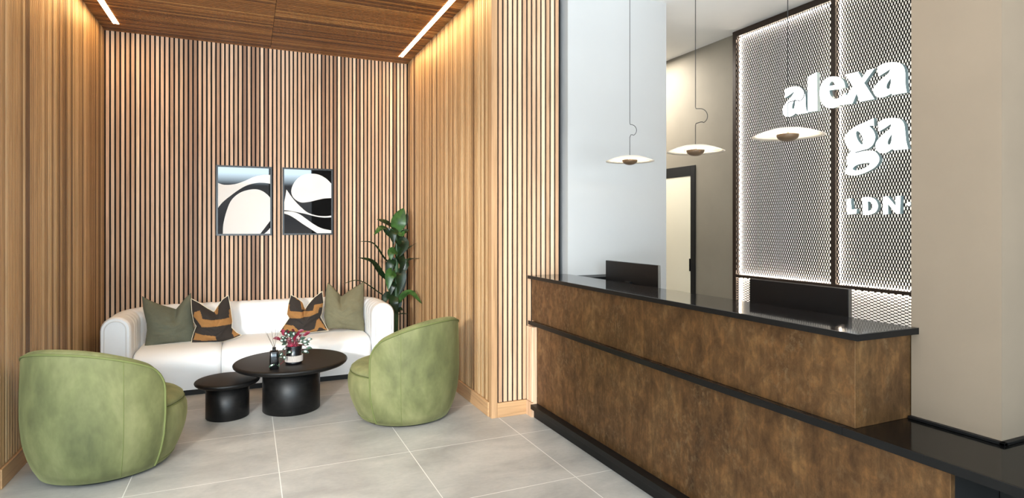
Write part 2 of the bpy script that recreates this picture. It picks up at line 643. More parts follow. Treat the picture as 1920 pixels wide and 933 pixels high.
# oak corner posts and baseboards
b = MB(); b.box(XR - 0.004, 1.771, YR - 0.006, YR + 0.05, 0, ZC)
struct(b.build('trim_1', M['oak_z'], bevel=0.002), 'upright oak corner post at the right edge of the alcove', 'trim')
b = MB(); b.box(XL - 0.23, XL + 0.004, YL - 0.006, YL + 0.05, 0, ZC)
struct(b.build('trim_2', M['oak_z'], bevel=0.002), 'upright oak end post at the left edge of the alcove', 'trim')
b = MB(); b.box(XR - 0.012, XR + 0.013, YR + 0.05, YB, 0, 0.113)
struct(b.build('baseboard_right', M['oak_y'], bevel=0.002), 'oak baseboard under the right alcove wall', 'baseboard')
b = MB(); b.box(XL - 0.013, XL + 0.012, YL + 0.05, YB, 0, 0.113)
struct(b.build('baseboard_left', M['oak_y'], bevel=0.002), 'oak baseboard under the left alcove wall', 'baseboard')
b = MB(); b.box(XL + 0.014, XR - 0.014, YB - 0.006, YB + 0.012, 0, 0.113)
struct(b.build('baseboard_back', M['oak_x'], bevel=0.002), 'oak baseboard behind the sofa', 'baseboard')
b = MB(); b.box(1.772, 2.022, YR - 0.008, YR + 0.013, 0, 0.113)
struct(b.build('baseboard_return', M['oak_x'], bevel=0.002), 'short oak baseboard under the narrow slatted wall', 'baseboard')
b = MB()
b.box(2.034, 2.064, 4.145, YR - 0.001, 0.0, 0.70, 0, 0.6)
for y in (4.15, 4.188, 4.218):
    b.box(2.022, 2.034, y, y + 0.024, 0.118, 0.70, 0, tone())
b.box(2.018, 2.034, 4.145, YR - 0.001, 0.0, 0.113, 0, 0.5)
struct(b.build('trim_3', [M['wood_z'], M['felt']]), 'low oak slatted filler between slatted wall and desk', 'trim')

# white column and lobby walls
b = MB(); b.box(2.375, 3.368, 4.205, 4.75, 0, ZC)
struct(b.build('wall_column', M['white']), 'broad white column behind the reception desk', 'wall')
b = MB(); b.box(XW, XW + 0.12, -3.5, 7.15, 0, ZC)
struct(b.build('wall_lobby_right', M['taupe']), 'taupe wall with black framed door behind the reception desk', 'wall')
b = MB(); b.box(2.34, XW, 7.0, 7.15, 0, ZC)
struct(b.build('wall_corridor_end', M['taupe']))
b = MB(); b.box(-5.1, XL - 0.232, YL, YL + 0.12, 0, ZC)
struct(b.build('wall_lobby_left', M['grey_wall']))
b = MB(); b.box(-5.12, -5.0, -3.5, YL - 0.001, 0, ZC)
struct(b.build('wall_side', M['grey_wall']))
b = MB(); b.box(2.386, 3.3, 1.179, 1.485, 0, ZC)
struct(b.build('wall_pillar', M['pillar']), 'taupe plastered pillar standing behind the low end of the desk', 'wall')

# glazed shopfront behind the camera: dark mullions and head
b = MB()
for x in (-4.95, -3.2, -1.45, 0.55, 2.4, 4.45):
    b.box(x - 0.04, x + 0.04, -3.5, -3.4, 0, ZC)
b.box(-5, XW, -3.5, -3.4, 3.05, ZC)
b.box(-5, XW, -3.5, -3.4, 0.0, 0.12)
b.box(1.6, XW, -3.5, -3.4, 0.12, 3.05)  # solid panel added to keep daylight off the left alcove wall
struct(b.build('window_1', M['frame_black']), 'dark framed shopfront window facing the street', 'window')

# door on the right wall
dX = XW - 0.012
d0 = on_x(1303, 309, dX); d1 = on_x(1294.5, 329, dX); d2 = on_x(1250, 316, dX)
yo, yi, zo, zi = d0.y, d1.y, d0.z, d1.z
yfar = yi + 0.82
b = MB()
b.box(dX, XW - 0.0005, yo, yi, 0, zo); b.box(dX, XW - 0.0005, yfar, yfar + (yi - yo), 0, zo); b.box(dX, XW - 0.0005, yi, yfar, zi, zo)
dr = struct(b.build('door_1', M['black_matt'], bevel=0.002), 'cream door in a black frame on the taupe wall', 'door')
b = MB(); b.box(dX + 0.006, XW - 0.0005, yi + 0.002, yfar - 0.002, 0.005, zi - 0.002)
b.build('door_leaf', M['door'], dr)
b = MB(); b.box(dX - 0.002, dX + 0.006, yi + 0.004, yi + 0.02, 0.98, 1.12)
b.build('strike_plate', M['black'], dr)

# ------------------------------------------------------------------ LED strips in the slatted ceiling
for X, lab in ((-1.141, 'left'), (1.58, 'right')):
    t = empty('led_strip_light', (X, 5.4, ZA), 'warm linear LED strip in slatted ceiling along the %s alcove wall' % lab, 'light', 'linear ceiling lights')
    y1 = 6.63 if X > 0 else 6.64
    b = MB(); b.box(X - 0.024, X + 0.024, 4.25, y1, ZA - 0.006, ZA - 0.0005)
    b.build('diffuser', M['led'], t)
    b = MB(); b.box(X - 0.027, X - 0.0245, 4.25, y1 + 0.002, ZA - 0.0065, ZA - 0.0005); b.box(X + 0.0245, X + 0.027, 4.25, y1 + 0.002, ZA - 0.0065, ZA - 0.0005)
    b.build('channel_edge', M['silver'], t)

# ------------------------------------------------------------------ backlit expanded-metal screen
SXF, SXM = XW - 0.07, XW - 0.062            # frame face, metal plane
A = lambda x, y: on_x(x, y, SXF)
yl = A(1373.5, 62).y; yli = A(1379.5, 70).y
yp0, yp1 = A(1557.5, 300).y, A(1566, 300).y
zt = ZC - 0.002; zti = A(1379, 69.5).z
zr1, zr0 = A(1380, 514).z, A(1380, 519.5).z
yend = 2.2
scr = empty('mesh_screen', (SXF, 3.4, 0), 'backlit black expanded metal screen on wall behind the desk', 'screen')
b = MB()
fx0, fx1 = SXF, XW - 0.001
b.box(fx0, fx1, yli, yl, 0.05, zt)
b.box(fx0, fx1, yend, yli, zti, zt)
b.box(fx0, fx1, yp1, yp0, zr1, zti)
b.box(fx0, fx1, yend, yli, zr0, zr1)
b.box(fx0, fx1, yend, yend + 0.04, 0.05, zr0); b.box(fx0, fx1, yend, yend + 0.04, zr1, zti)
b.build('screen_frame', M['bronze_edge'], scr, bevel=0.0015)
b = MB(); b.box(XW - 0.006, XW - 0.001, yend, yli, 0.05, zti)
b.build('backing_board', M['backing'], scr)


def expanded(y0, y1, z0, z1, a, h, w, kn, turned=False):
    b = MB()
    U, V = (y1 - y0), (z1 - z0)
    nx, nz = int(U / a) + 1, int(V / (h / 2)) + 1

    def P(u, v, d):
        return (SXM + d, y0 + min(max(u, 0), U), z0 + min(max(v, 0), V))

    def strip(p, q, w):
        dx, dy = q[0] - p[0], q[1] - p[1]
        L = math.hypot(dx, dy); nx_, ny_ = -dy / L * w / 2, dx / L * w / 2
        i = len(b.v)
        for d in (0, 0.0022):
            for (s, c) in ((p, 1), (p, -1), (q, -1), (q, 1)):
                b.v.append(P(s[0] + nx_ * c, s[1] + ny_ * c, d))
        b.face((i, i + 1, i + 2, i + 3)); b.face((i + 7, i + 6, i + 5, i + 4))
        b.face((i, i + 3, i + 7, i + 4)); b.face((i + 1, i + 5, i + 6, i + 2))
    for j in range(nz):
        v0, v1 = j * h / 2, (j + 1) * h / 2
        for k in range(nx + 1):
            o = a / 2 if j % 2 else 0.0
            c = k * a + o
            for sgn in (1, -1):
                p, q = (c, v0), (c + sgn * a / 2, v1)
                if p[0] < -1e-6 or p[0] > U or q[0] < -1e-6 or q[0] > U or v1 > V:
                    continue
                strip(p, q, w)
            if 0.004 < c < U - 0.004 and v0 > 0.004:      # bond where two strands meet
                if turned:
                    strip((c - kn, v0), (c + kn, v0), w * 1.7)
                else:
                    strip((c, v0 - kn), (c, v0 + kn), w * 1.7)
    return b


expanded(yp0, yli, zr1, zti, 0.0235, 0.054, 0.0064, 0.012).build('metal_mesh', M['black_matt'], scr, recalc=False)
expanded(yend + 0.04, yp1, zr1, zti, 0.0235, 0.054, 0.0064, 0.012).build('metal_mesh', M['black_matt'], scr, recalc=False)
expanded(yend + 0.04, yli, 0.3, zr0, 0.054, 0.0235, 0.0042, 0.010, True).build('metal_mesh', M['black_matt'], scr, recalc=False)


def led_box(y0, y1, z0, z1):
    b = MB(); b.box(XW - 0.022, XW - 0.007, y0, y1, z0, z1)
    b.build('led_tape', M['led_mesh'], scr)


T = 0.006
led_box(yli - T, yli - 0.0005, zr1 + 0.01, zti - 0.01)
led_box(yp0 + 0.0005, yp0 + T, zr1 + 0.01, zti - 0.01)
led_box(yp1 - T, yp1 - 0.0005, zr1 + 0.01, zti - 0.01)
led_box(yend + 0.0405, yend + 0.04 + T, zr1 + 0.01, zti - 0.01)
for (p, q) in ((yp0 + 0.01, yli - 0.01), (yend + 0.05, yp1 - 0.01)):
    led_box(p, q, zti - T, zti - 0.0005)
    led_box(p, q, zr1 + 0.0005, zr1 + T)
led_box(yend + 0.05, yli - 0.01, zr0 - T, zr0 - 0.0005)
led_box(yli - T, yli - 0.0005, 0.4, zr0 - 0.01)

# illuminated lettering fixed in front of the metal
sign = empty('illuminated_sign', (SXF - 0.05, 3.4, 2.0), 'white glowing letters reading alexa ga LDN on the metal screen', 'sign')
LX0, LX1 = SXF - 0.05, SXF - 0.012


def letter(loops, sc, ox, oy, seg=5):
    L = [[(ox + p[0] / sc, oy + p[1] / sc) for p in spline(l, seg)] for l in loops]
    b = MB()
    front = [[(on_x(p[0], p[1], LX0).y, on_x(p[0], p[1], LX0).z) for p in l] for l in L]
    b.prism(front, lambda p: (LX0, p[0], p[1]), lambda p: (LX1, p[0], p[1]), 0, 1)
    return b.build('letter', [M['letter'], M['letter_side']], sign)


# a l e x a
letter([[(108, 352, 1), (190, 318), (300, 298), (380, 318), (430, 370), (460, 430), (470, 520), (472, 620), (484, 700), (512, 758, 1), (410, 772), (322, 784, 1), (300, 762, 1), (255, 800), (190, 826), (120, 820), (78, 780), (70, 710), (92, 640), (145, 565), (215, 485), (262, 415), (266, 386, 1), (200, 440), (108, 500, 1)],
        [(290, 500, 1), (288, 560), (280, 640), (264, 690), (236, 682), (236, 630), (262, 560)]], 9.333, 1460, 130)
letter([[(506, 138, 1), (580, 96), (668, 48, 1), (672, 400, 1), (676, 722, 1), (512, 748, 1), (508, 440, 1)]], 9.333, 1460, 130, 3)
letter([[(864, 344, 1), (800, 358), (722, 370, 1), (728, 402), (744, 430), (772, 446), (815, 432), (862, 392, 1), (874, 422, 1), (850, 468), (800, 508), (745, 525), (690, 512), (652, 466), (638, 400), (648, 330), (686, 274), (740, 250), (800, 254), (845, 284)],
        [(722, 332, 1), (728, 308), (746, 290), (764, 302), (772, 324, 1)]], 4.666, 1400, 90)
letter([[(60, 155, 1), (150, 134, 1), (178, 182, 1), (215, 125, 1), (270, 110, 1), (195, 215, 1), (270, 332, 1), (165, 352, 1), (140, 292, 1), (110, 365, 1), (22, 376, 1), (112, 240, 1)]], 3.886, 1570, 100, 2)
letter([[(290, 102, 1), (340, 74), (400, 65), (455, 72), (484, 100), (495, 150), (496, 220), (506, 285, 1), (450, 294), (402, 304, 1), (394, 292, 1), (350, 314), (300, 320), (272, 300), (263, 265), (282, 228), (322, 188), (368, 150), (388, 112, 1), (345, 140), (300, 168, 1)],
        [(390, 180, 1), (388, 230), (376, 260), (358, 250), (364, 218)]], 3.886, 1570, 100)
# g a
letter([[(330, 90, 1), (335, 150, 1), (292, 150, 1), (328, 190), (344, 240), (328, 295), (290, 330), (240, 345), (186, 360, 1), (184, 368, 1), (260, 352), (330, 352), (368, 386), (375, 430), (340, 480), (262, 524), (180, 545), (118, 536), (104, 510), (128, 470, 1), (116, 432), (124, 392), (150, 352, 1), (112, 302), (104, 242), (140, 190), (205, 148), (270, 120)],
        [(192, 200), (212, 196), (236, 230), (248, 272), (240, 300), (215, 280), (195, 240)],
        [(164, 492), (190, 466), (240, 450), (300, 446), (280, 475), (230, 500), (184, 506)]], 4.24, 1560, 200)
letter([[(364, 130, 1), (410, 100), (480, 90), (540, 98), (572, 136), (582, 200), (590, 275), (606, 335, 1), (550, 340), (492, 346, 1), (480, 334, 1), (432, 364), (384, 366), (352, 340), (346, 300), (366, 260), (420, 208), (462, 172), (470, 134, 1), (424, 166), (374, 196, 1)],
        [(476, 214, 1), (472, 268), (460, 300), (442, 294), (448, 262)]], 4.24, 1560, 200)
# L D N .
letter([[(115, 733, 1), (148, 728, 1), (156, 817, 1), (196, 812, 1), (194, 848, 1), (120, 857, 1)]], 4.24, 1560, 200, 2)
letter([[(240, 722, 1), (298, 718), (345, 740), (366, 788), (348, 834), (302, 856), (246, 860, 1)],
        [(284, 750, 1), (308, 758), (324, 788), (312, 818), (286, 828, 1)]], 4.24, 1560, 200)
letter([[(405, 716, 1), (440, 711, 1), (506, 788, 1), (504, 712, 1), (545, 707, 1), (541, 850, 1), (512, 852, 1), (445, 772, 1), (446, 852, 1), (406, 857, 1)]], 4.24, 1560, 200, 2)
letter([[(610 + 15 * math.cos(i * math.pi / 5), 772 + 15 * math.sin(i * math.pi / 5)) for i in range(10)]], 4.24, 1560, 200, 2)

# ------------------------------------------------------------------ reception desk
desk = empty('reception_desk', (2.2, 2.7, 0), 'long reception desk with patinated bronze front and black stone top', 'desk')


def part(name, m, *boxes, bevel=0.0015):
    b = MB()
    for q in boxes:
        b.box(*q)
    return b.build(name, m, desk, bevel=bevel)


part('counter_top', M['stone'], (2.0345, 2.385, 1.4595, 4.243, 1.075, 1.10), bevel=0.002)
part('counter_edge', M['black'], (2.030, 2.0343, 1.455, 4.243, 1.075, 1.0995), (2.0345, 2.385, 1.455, 1.4593, 1.075, 1.0995), bevel=0)
part('upper_panel', M['bronze'], (2.066, 2.41, 1.49, 4.24, 0.7412, 1.0748))
part('lower_panel', M['bronze'], (2.066, 2.09, 1.162, 4.143, 0.1035, 0.7105))
part('plinth', M['black'], (2.036, 2.34, 1.2, 4.143, 0.0, 0.068))
part('plinth_lip', M['black'], (2.008, 2.34, 1.17, 4.143, 0.0682, 0.103))
part('carcass', M['black_matt'], (2.092, 2.355, 1.17, 4.14, 0.1035, 0.7105), (2.352, 2.383, 0.2, 1.168, 0.0, 0.7105))


def slab(name, outline, z0, z1, m):
    b = MB()
    b.prism([outline], lambda p: (p[0], p[1], z1), lambda p: (p[0], p[1], z0))
    return b.build(name, m, desk, bevel=0.0015)


part('mid_rail', M['black'], (2.034, 2.0398, 1.5215, 4.243, 0.711, 0.741), (2.034, 2.0398, 0.2, 1.5195, 0.711, 0.741), bevel=0.001)
slab('worktop', [(2.04, 1.5215), (2.04, 4.2), (2.95, 4.2), (2.95, 1.5215)], 0.711, 0.741, M['stone'])
slab('low_counter', [(2.04, 0.2), (2.04, 1.5195), (2.95, 1.5195), (2.95, 1.487), (2.384, 1.487), (2.384, 1.177), (3.4, 1.177), (3.4, 0.2)], 0.711, 0.741, M['low_top'])
part('upstand', M['black'], (2.366, 2.3845, 1.16, 1.486, 0.7415, 0.752), (2.366, 3.3, 1.16, 1.1775, 0.7415, 0.752))

# low black unit by the column behind the desk
b = MB(); b.box(2.43, 2.92, 4.01, 4.195, 0.742, 1.066)
u = tag(b.build('storage_unit', M['black_matt'], bevel=0.003), 'low black unit on the worktop against the white column', 'cabinet')
b = MB(); b.box(2.425, 2.925, 4.0, 4.198, 1.0665, 1.088); b.build('unit_top', M['black'], u, bevel=0.002)


def monitor(y0, y1, ztop, X, lab):
    t = empty('monitor', (X, (y0 + y1) / 2, 0.741), lab, 'monitor', 'monitors on the reception desk')
    h = 0.355
    ym = (y0 + y1) / 2
    b = MB()
    rows = []
    prof = [(0.012, 0.0), (0.0, 0.008), (0.0, h - 0.006), (0.004, h)]
    b.box(X, X + 0.022, y0, y1, ztop - h, ztop)
    b.build('back_shell', M['screen_back'], t, bevel=0.004)
    b = MB(); b.box(X + 0.0222, X + 0.026, y0 + 0.006, y1 - 0.006, ztop - h + 0.012, ztop - 0.006)
    b.build('display', M['screen'], t)
    b = MB(); b.box(X - 0.03, X - 0.0005, ym - 0.035, ym + 0.035, 0.75, ztop - 0.14)
    b.build('stand_neck', M['black'], t, bevel=0.004)
    b = MB(); b.box(X - 0.09, X + 0.12, ym - 0.12, ym + 0.12, 0.7415, 0.752)
    b.build('stand_foot', M['black'], t, bevel=0.004)
    b = MB(); b.box(X + 0.0005, X + 0.0215, y0 - 0.0015, y0 - 0.0002, ztop - h, ztop)
    b.build('bezel_edge', M['silver'], t)


monitor(3.335, 3.995, 1.219, 2.60, 'black monitor seen from behind in front of the white column')
monitor(1.908, 2.516, 1.196, 2.60, 'black monitor seen from behind in front of the metal screen')


# ------------------------------------------------------------------ pendant lamps
def pendant(x, y, z, lw, lh, lab, tilt):
    t = empty('pendant_lamp', (x, y, z), lab, 'lamp', 'disc pendant lamps over the desk')
    top = [(0.0, 0.038), (0.03, 0.0375), (0.07, 0.033), (0.11, 0.022), (0.14, 0.010), (0.1625, 0.0)]
    bot = [(0.161, -0.0018), (0.14, 0.0075), (0.11, 0.019), (0.07, 0.0295), (0.03, 0.034), (0.0, 0.0345)]
    c = (x, y, z)
    b = MB(); b.lathe(top + bot, c, 64)
    b.build('shade', M['dish'], t)
    b = MB(); b.lathe([(0.0, -0.026)] + [(0.05 * math.sin(a * math.pi / 20), -0.026 + 0.030 * (1 - math.cos(a * math.pi / 20))) for a in range(1, 11)] + [(0.0495, 0.0075), (0.046, 0.0075), (0.045, 0.004), (0.0, 0.002)], c, 32)
    b.build('lamp_cup', M['cup'], t)
    b = MB(); b.lathe([(0.0, 0.0058), (0.040, 0.0058), (0.040, 0.0045), (0.0, 0.0045)], c, 24)
    b.build('light_disc', M['bulb'], t)
    b = MB(); b.tube([(x, y, z + 0.008), (x, y, z + 0.0345)], 0.006, 10)
    b.build('stem', M['silver'], t)
    R = Vector((C_, -S_, 0))
    P0 = Vector((x, y, z))
    zz = 0.248
    pts = [P0 + Vector((0, 0, 0.0385)), P0 + Vector((0, 0, zz - lh - 0.01)), P0 + Vector((0, 0, zz - lh)) + R * 0.003]
    for k in range(0, 13):
        a = -math.pi / 2 + math.pi * k / 12
        pts.append(P0 + R * (lw - lh / 2 + lh / 2 * math.cos(a)) * 1.0 + Vector((0, 0, zz - lh / 2 + lh / 2 * math.sin(a) + (0.008 if k < 2 else 0))))
    pts += [P0 + Vector((0, 0, zz)) + R * 0.003, P0 + Vector((0, 0, zz + 0.01)), P0 + Vector((0, 0, ZC - z - 0.02))]
    b = MB(); b.tube(pts, 0.0021, 6)
    b.build('cable', M['cable'], t)
    b = MB(); b.lathe([(0, -0.02), (0.05, -0.02), (0.05, -0.0005), (0, -0.0005)], (x, y, ZC), 24)
    b.build('ceiling_rose', M['black'], t)
    lamp('pendant_glow', 'POINT', (x, y, z + 0.016), 16.0, (1.0, 0.82, 0.60), shadow_soft_size=0.008).parent = t
    return t


pends = [((1181, 302), 0.045, 0.078, 'disc pendant lamp hanging in front of the white column'),
         ((1304, 284), 0.070, 0.086, 'disc pendant lamp hanging in front of the taupe wall beside the door'),
         ((1477, 255), 0.080, 0.086, 'disc pendant lamp hanging below the glowing letters')]
for (px, lw, lh, lab) in pends:
    p = on_x(px[0], px[1], 2.36)
    pendant(p.x, p.y, p.z, lw, lh, lab, 0)
for o in bpy.data.objects:
    if o.name.startswith('pendant_glow'):
        o.matrix_parent_inverse = Matrix.Translation(-Vector(o.parent.location))

# ------------------------------------------------------------------ framed prints
S1, O1 = 5.489, (380, 290)


def picture(outer, inner, shapes, lab):
    pc = lambda p: on_y(O1[0] + p[0] / S1, O1[1] + p[1] / S1, YB - 0.02)
    o = [pc(p) for p in outer]
    x0 = (o[0].x + o[3].x) / 2; x1 = (o[1].x + o[2].x) / 2
    z1 = (o[0].z + o[1].z) / 2; z0 = (o[2].z + o[3].z) / 2
    t = empty('framed_print', ((x0 + x1) / 2, YB - 0.02, z0), lab, 'picture', 'framed prints above the sofa')
    w = 0.018
    b = MB()
    y0, y1 = YB - 0.022, YB - 0.0005
    b.box(x0, x1, y0, y1, z0, z0 + w); b.box(x0, x1, y0, y1, z1 - w, z1)
    b.box(x0, x0 + w, y0, y1, z0 + w, z1 - w); b.box(x1 - w, x1, y0, y1, z0 + w, z1 - w)
    b.build('picture_frame', M['frame_black'], t)
    b = MB()
    yp = YB - 0.016
    b.box(x0 + w, x1 - w, yp, yp + 0.006, z0 + w, z1 - w, 0)
    ia = [pc(p) for p in inner]
    ix0, ix1, iz1, iz0 = (ia[0].x + ia[3].x) / 2, (ia[1].x + ia[2].x) / 2, (ia[0].z + ia[1].z) / 2, (ia[2].z + ia[3].z) / 2
    for s in shapes:
        poly = []
        for p in spline(s, 8):
            q = pc(p)
            u = (q.x - ix0) / (ix1 - ix0); v = (q.z - iz0) / (iz1 - iz0)
            u = min(1, max(0, u)); v = min(1, max(0, v))
            poly.append((x0 + w + u * (x1 - x0 - 2 * w), z0 + w + v * (z1 - z0 - 2 * w)))
        b.prism([poly], lambda p: (p[0], yp - 0.0006, p[1]), lambda p: (p[0], yp + 0.0005, p[1]), 1)
    b.build('print', [M['print_dark'], M['print_white']], t)


picture([(135, 105), (715, 125), (712, 828), (140, 832)], [(155, 120), (692, 135), (692, 815), (155, 815)],
        [[(155, 285, 1), (220, 305), (330, 298), (430, 265), (520, 225), (620, 203), (692, 203, 1), (692, 295, 1), (640, 285), (560, 285), (470, 305), (380, 350), (270, 430), (200, 490), (155, 545, 1)],
         [(205, 815, 1), (210, 720), (240, 590), (290, 470), (370, 395), (460, 360), (545, 352), (610, 370), (665, 410), (692, 440, 1), (692, 680, 1), (650, 735), (590, 815, 1)],
         [(630, 815, 1), (660, 790), (692, 755, 1), (692, 815, 1)]],
        'black framed abstract print with a large white arch shape')
picture([(820, 130), (1342, 147), (1340, 822), (822, 825)], [(832, 140), (1328, 155), (1328, 805), (832, 805)],
        [[(1328, 290, 1), (1270, 235), (1190, 195), (1100, 188), (1010, 210), (940, 275), (908, 350), (915, 410), (950, 455), (1010, 485), (1090, 480), (1170, 462), (1250, 445), (1328, 440, 1)],
         [(855, 350, 1), (905, 420), (950, 475), (1010, 535), (1080, 590), (1170, 620), (1260, 628), (1328, 622, 1), (1328, 640, 1), (1240, 642), (1150, 628), (1060, 605), (960, 585), (880, 570), (832, 565, 1), (832, 490), (845, 420)],
         [(832, 577, 1), (910, 580), (990, 605), (1070, 660), (1150, 715), (1230, 755), (1328, 775, 1), (1328, 805, 1), (1180, 805, 1), (1110, 760), (1030, 710), (950, 655), (890, 620), (832, 600, 1)]],
        'black framed abstract print with a white round shape over waves')

# ------------------------------------------------------------------ sofa
SX0, SX1, SYF, SYB = -1.135, 1.345, 5.905, 6.80
TH, HT = 0.225, 0.722
sofa = empty('sofa', ((SX0 + SX1) / 2, 6.35, 0), 'white curved three seat sofa with rounded arms by slatted wall', 'sofa')


def wall_path():
    r = 0.40
    xa, xb, yb = SX0 + TH / 2, SX1 - TH / 2, SYB - TH / 2
    pts = []
    n = 26
    for i in range(n):
        pts.append((xa, SYF + (yb - r - SYF) * i / n))
    for i in range(30):
        a = math.pi - (math.pi / 2) * i / 30
        pts.append((xa + r + r * math.cos(a), yb - r + r * math.sin(a)))
    m = 90
    for i in range(m):
        pts.append((xa + r + (xb - xa - 2 * r) * i / m, yb))
    for i in range(30):
        a = math.pi / 2 - (math.pi / 2) * i / 30
        pts.append((xb - r + r * math.cos(a), yb - r + r * math.sin(a)))
    for i in range(n + 1):
        pts.append((xb, yb - r - (yb - r - SYF) * i / n))
    return pts


wp = wall_path()
cum = [0]
for i in range(1, len(wp)):
    cum.append(cum[-1] + math.hypot(wp[i][0] - wp[i - 1][0], wp[i][1] - wp[i - 1][1]))
rows = []
hr = TH / 2
for i, (x, y) in enumerate(wp):
    a = wp[max(0, i - 1)]; c = wp[min(len(wp) - 1, i + 1)]
    d = Vector((c[0] - a[0], c[1] - a[1])).normalized()
    nrm = Vector((-d.y, d.x))              # outward (left of the walking direction)
    ed = min(cum[i], cum[-1] - cum[i])
    ph = ((cum[i] - 0.07) / 0.105) % 1.0
    gro = 0.009 * math.exp(-((min(ph, 1 - ph)) / 0.12) ** 2) * (1 if ed > 0.12 else 0)
    rim = 0.012 * max(0, 1 - ed / 0.03) ** 2
    ring = []
    for k in range(9):
        ring.append((hr - rim, 0.045 + (HT - hr - 0.045) * k / 8))
    for k in range(1, 13):
        t = math.pi * k / 12
        ring.append(((hr - rim) * math.cos(t) + gro * max(0, -math.cos(t)), HT - hr + (hr - rim) * math.sin(t) - gro * math.sin(t) * 0.6))
    for k in range(1, 9):
        ring.append((-hr + rim + gro, HT - hr - (HT - hr - 0.045) * k / 8))
    rows.append([(x + nrm.x * s, y + nrm.y * s, z) for s, z in ring])
b = MB()
b.grid(rows, close_v=True)
b.fan(rows[0], 0, True, True); b.fan(rows[-1], 0, False, True)
b.build('arm_and_back', M['leather'], sofa)
for xc in (SX0 + hr, SX1 - hr):
    q = hr - 0.034
    pts = [(xc - q, SYF - 0.001, 0.06)] + [(xc - q, SYF - 0.001, 0.06 + (HT - hr - 0.06) * k / 6) for k in range(1, 6)]
    pts += [(xc - q * math.cos(math.pi * k / 16), SYF - 0.001, HT - hr + q * math.sin(math.pi * k / 16)) for k in range(17)]
    pts += [(xc + q, SYF - 0.001, 0.06 + (HT - hr - 0.06) * (5 - k) / 6) for k in range(6)]
    b = MB(); b.tube(pts, 0.0045, 8)
    b.build('arm_piping', M['leather_seam'], sofa)
sx = [SX0 + TH + 0.004, -0.222, 0.432, SX1 - TH - 0.004]
for i in range(3):
    x0, x1 = sx[i] + 0.0015, sx[i + 1] - 0.0015
    prof = [(6.60, 0.05), (6.60, 0.36), (6.55, 0.392), (6.40, 0.410), (6.20, 0.414), (6.05, 0.406), (5.97, 0.390), (5.915, 0.362), (5.885, 0.322), (5.870, 0.27), (5.870, 0.20), (5.880, 0.13), (5.90, 0.05)]
    prof = [(p.y, p.z) for p in open_spline([(0, a, c) for a, c in prof], 4)]
    rows = []
    us = [0, 0.006, 0.016, 0.03, 0.05, 0.09, 0.15, 0.25, 0.4, 0.5]
    us = us + [1 - u for u in reversed(us[:-1])]
    cy, cz = 6.25, 0.25
    for u in us:
        w = (x1 - x0)
        e = min(u, 1 - u) * w
        k = 0.026 * max(0, 1 - e / 0.03) ** 2.2 + 0.018 * (2 * u - 1) ** 4
        row = []
        for (yy, zz) in prof:
            dx, dz = yy - cy, zz - cz
            L = math.hypot(dx, dz)
            kk = k if (zz > 0.12) else k * 0.5
            row.append((x0 + w * u, yy - dx / L * kk, max(0.05, zz - dz / L * kk)))
        rows.append(row)
    b = MB(); b.grid(rows); b.fan(rows[0], 0, True, True); b.fan(rows[-1], 0, False, True)
    b.build('seat', M['leather'], sofa)
b = MB(); b.box(SX0 + 0.05, SX1 - 0.05, SYF + 0.012, SYB - 0.06, 0, 0.0445)
b.build('base', M['black_matt'], sofa)


# ------------------------------------------------------------------ cushions
def resample(pts, n):
    pts = [Vector((p[0], p[1], 0)) for p in pts]
    L = [0]
    for i in range(1, len(pts)):
        L.append(L[-1] + (pts[i] - pts[i - 1]).length)
    out = []
    for k in range(n + 1):
        t = L[-1] * k / n
        for i in range(1, len(pts)):
            if t <= L[i] + 1e-9:
                f = (t - L[i - 1]) / max(1e-9, L[i] - L[i - 1])
                out.append(pts[i - 1].lerp(pts[i], f)); break
        else:
            out.append(pts[-1])
    return out


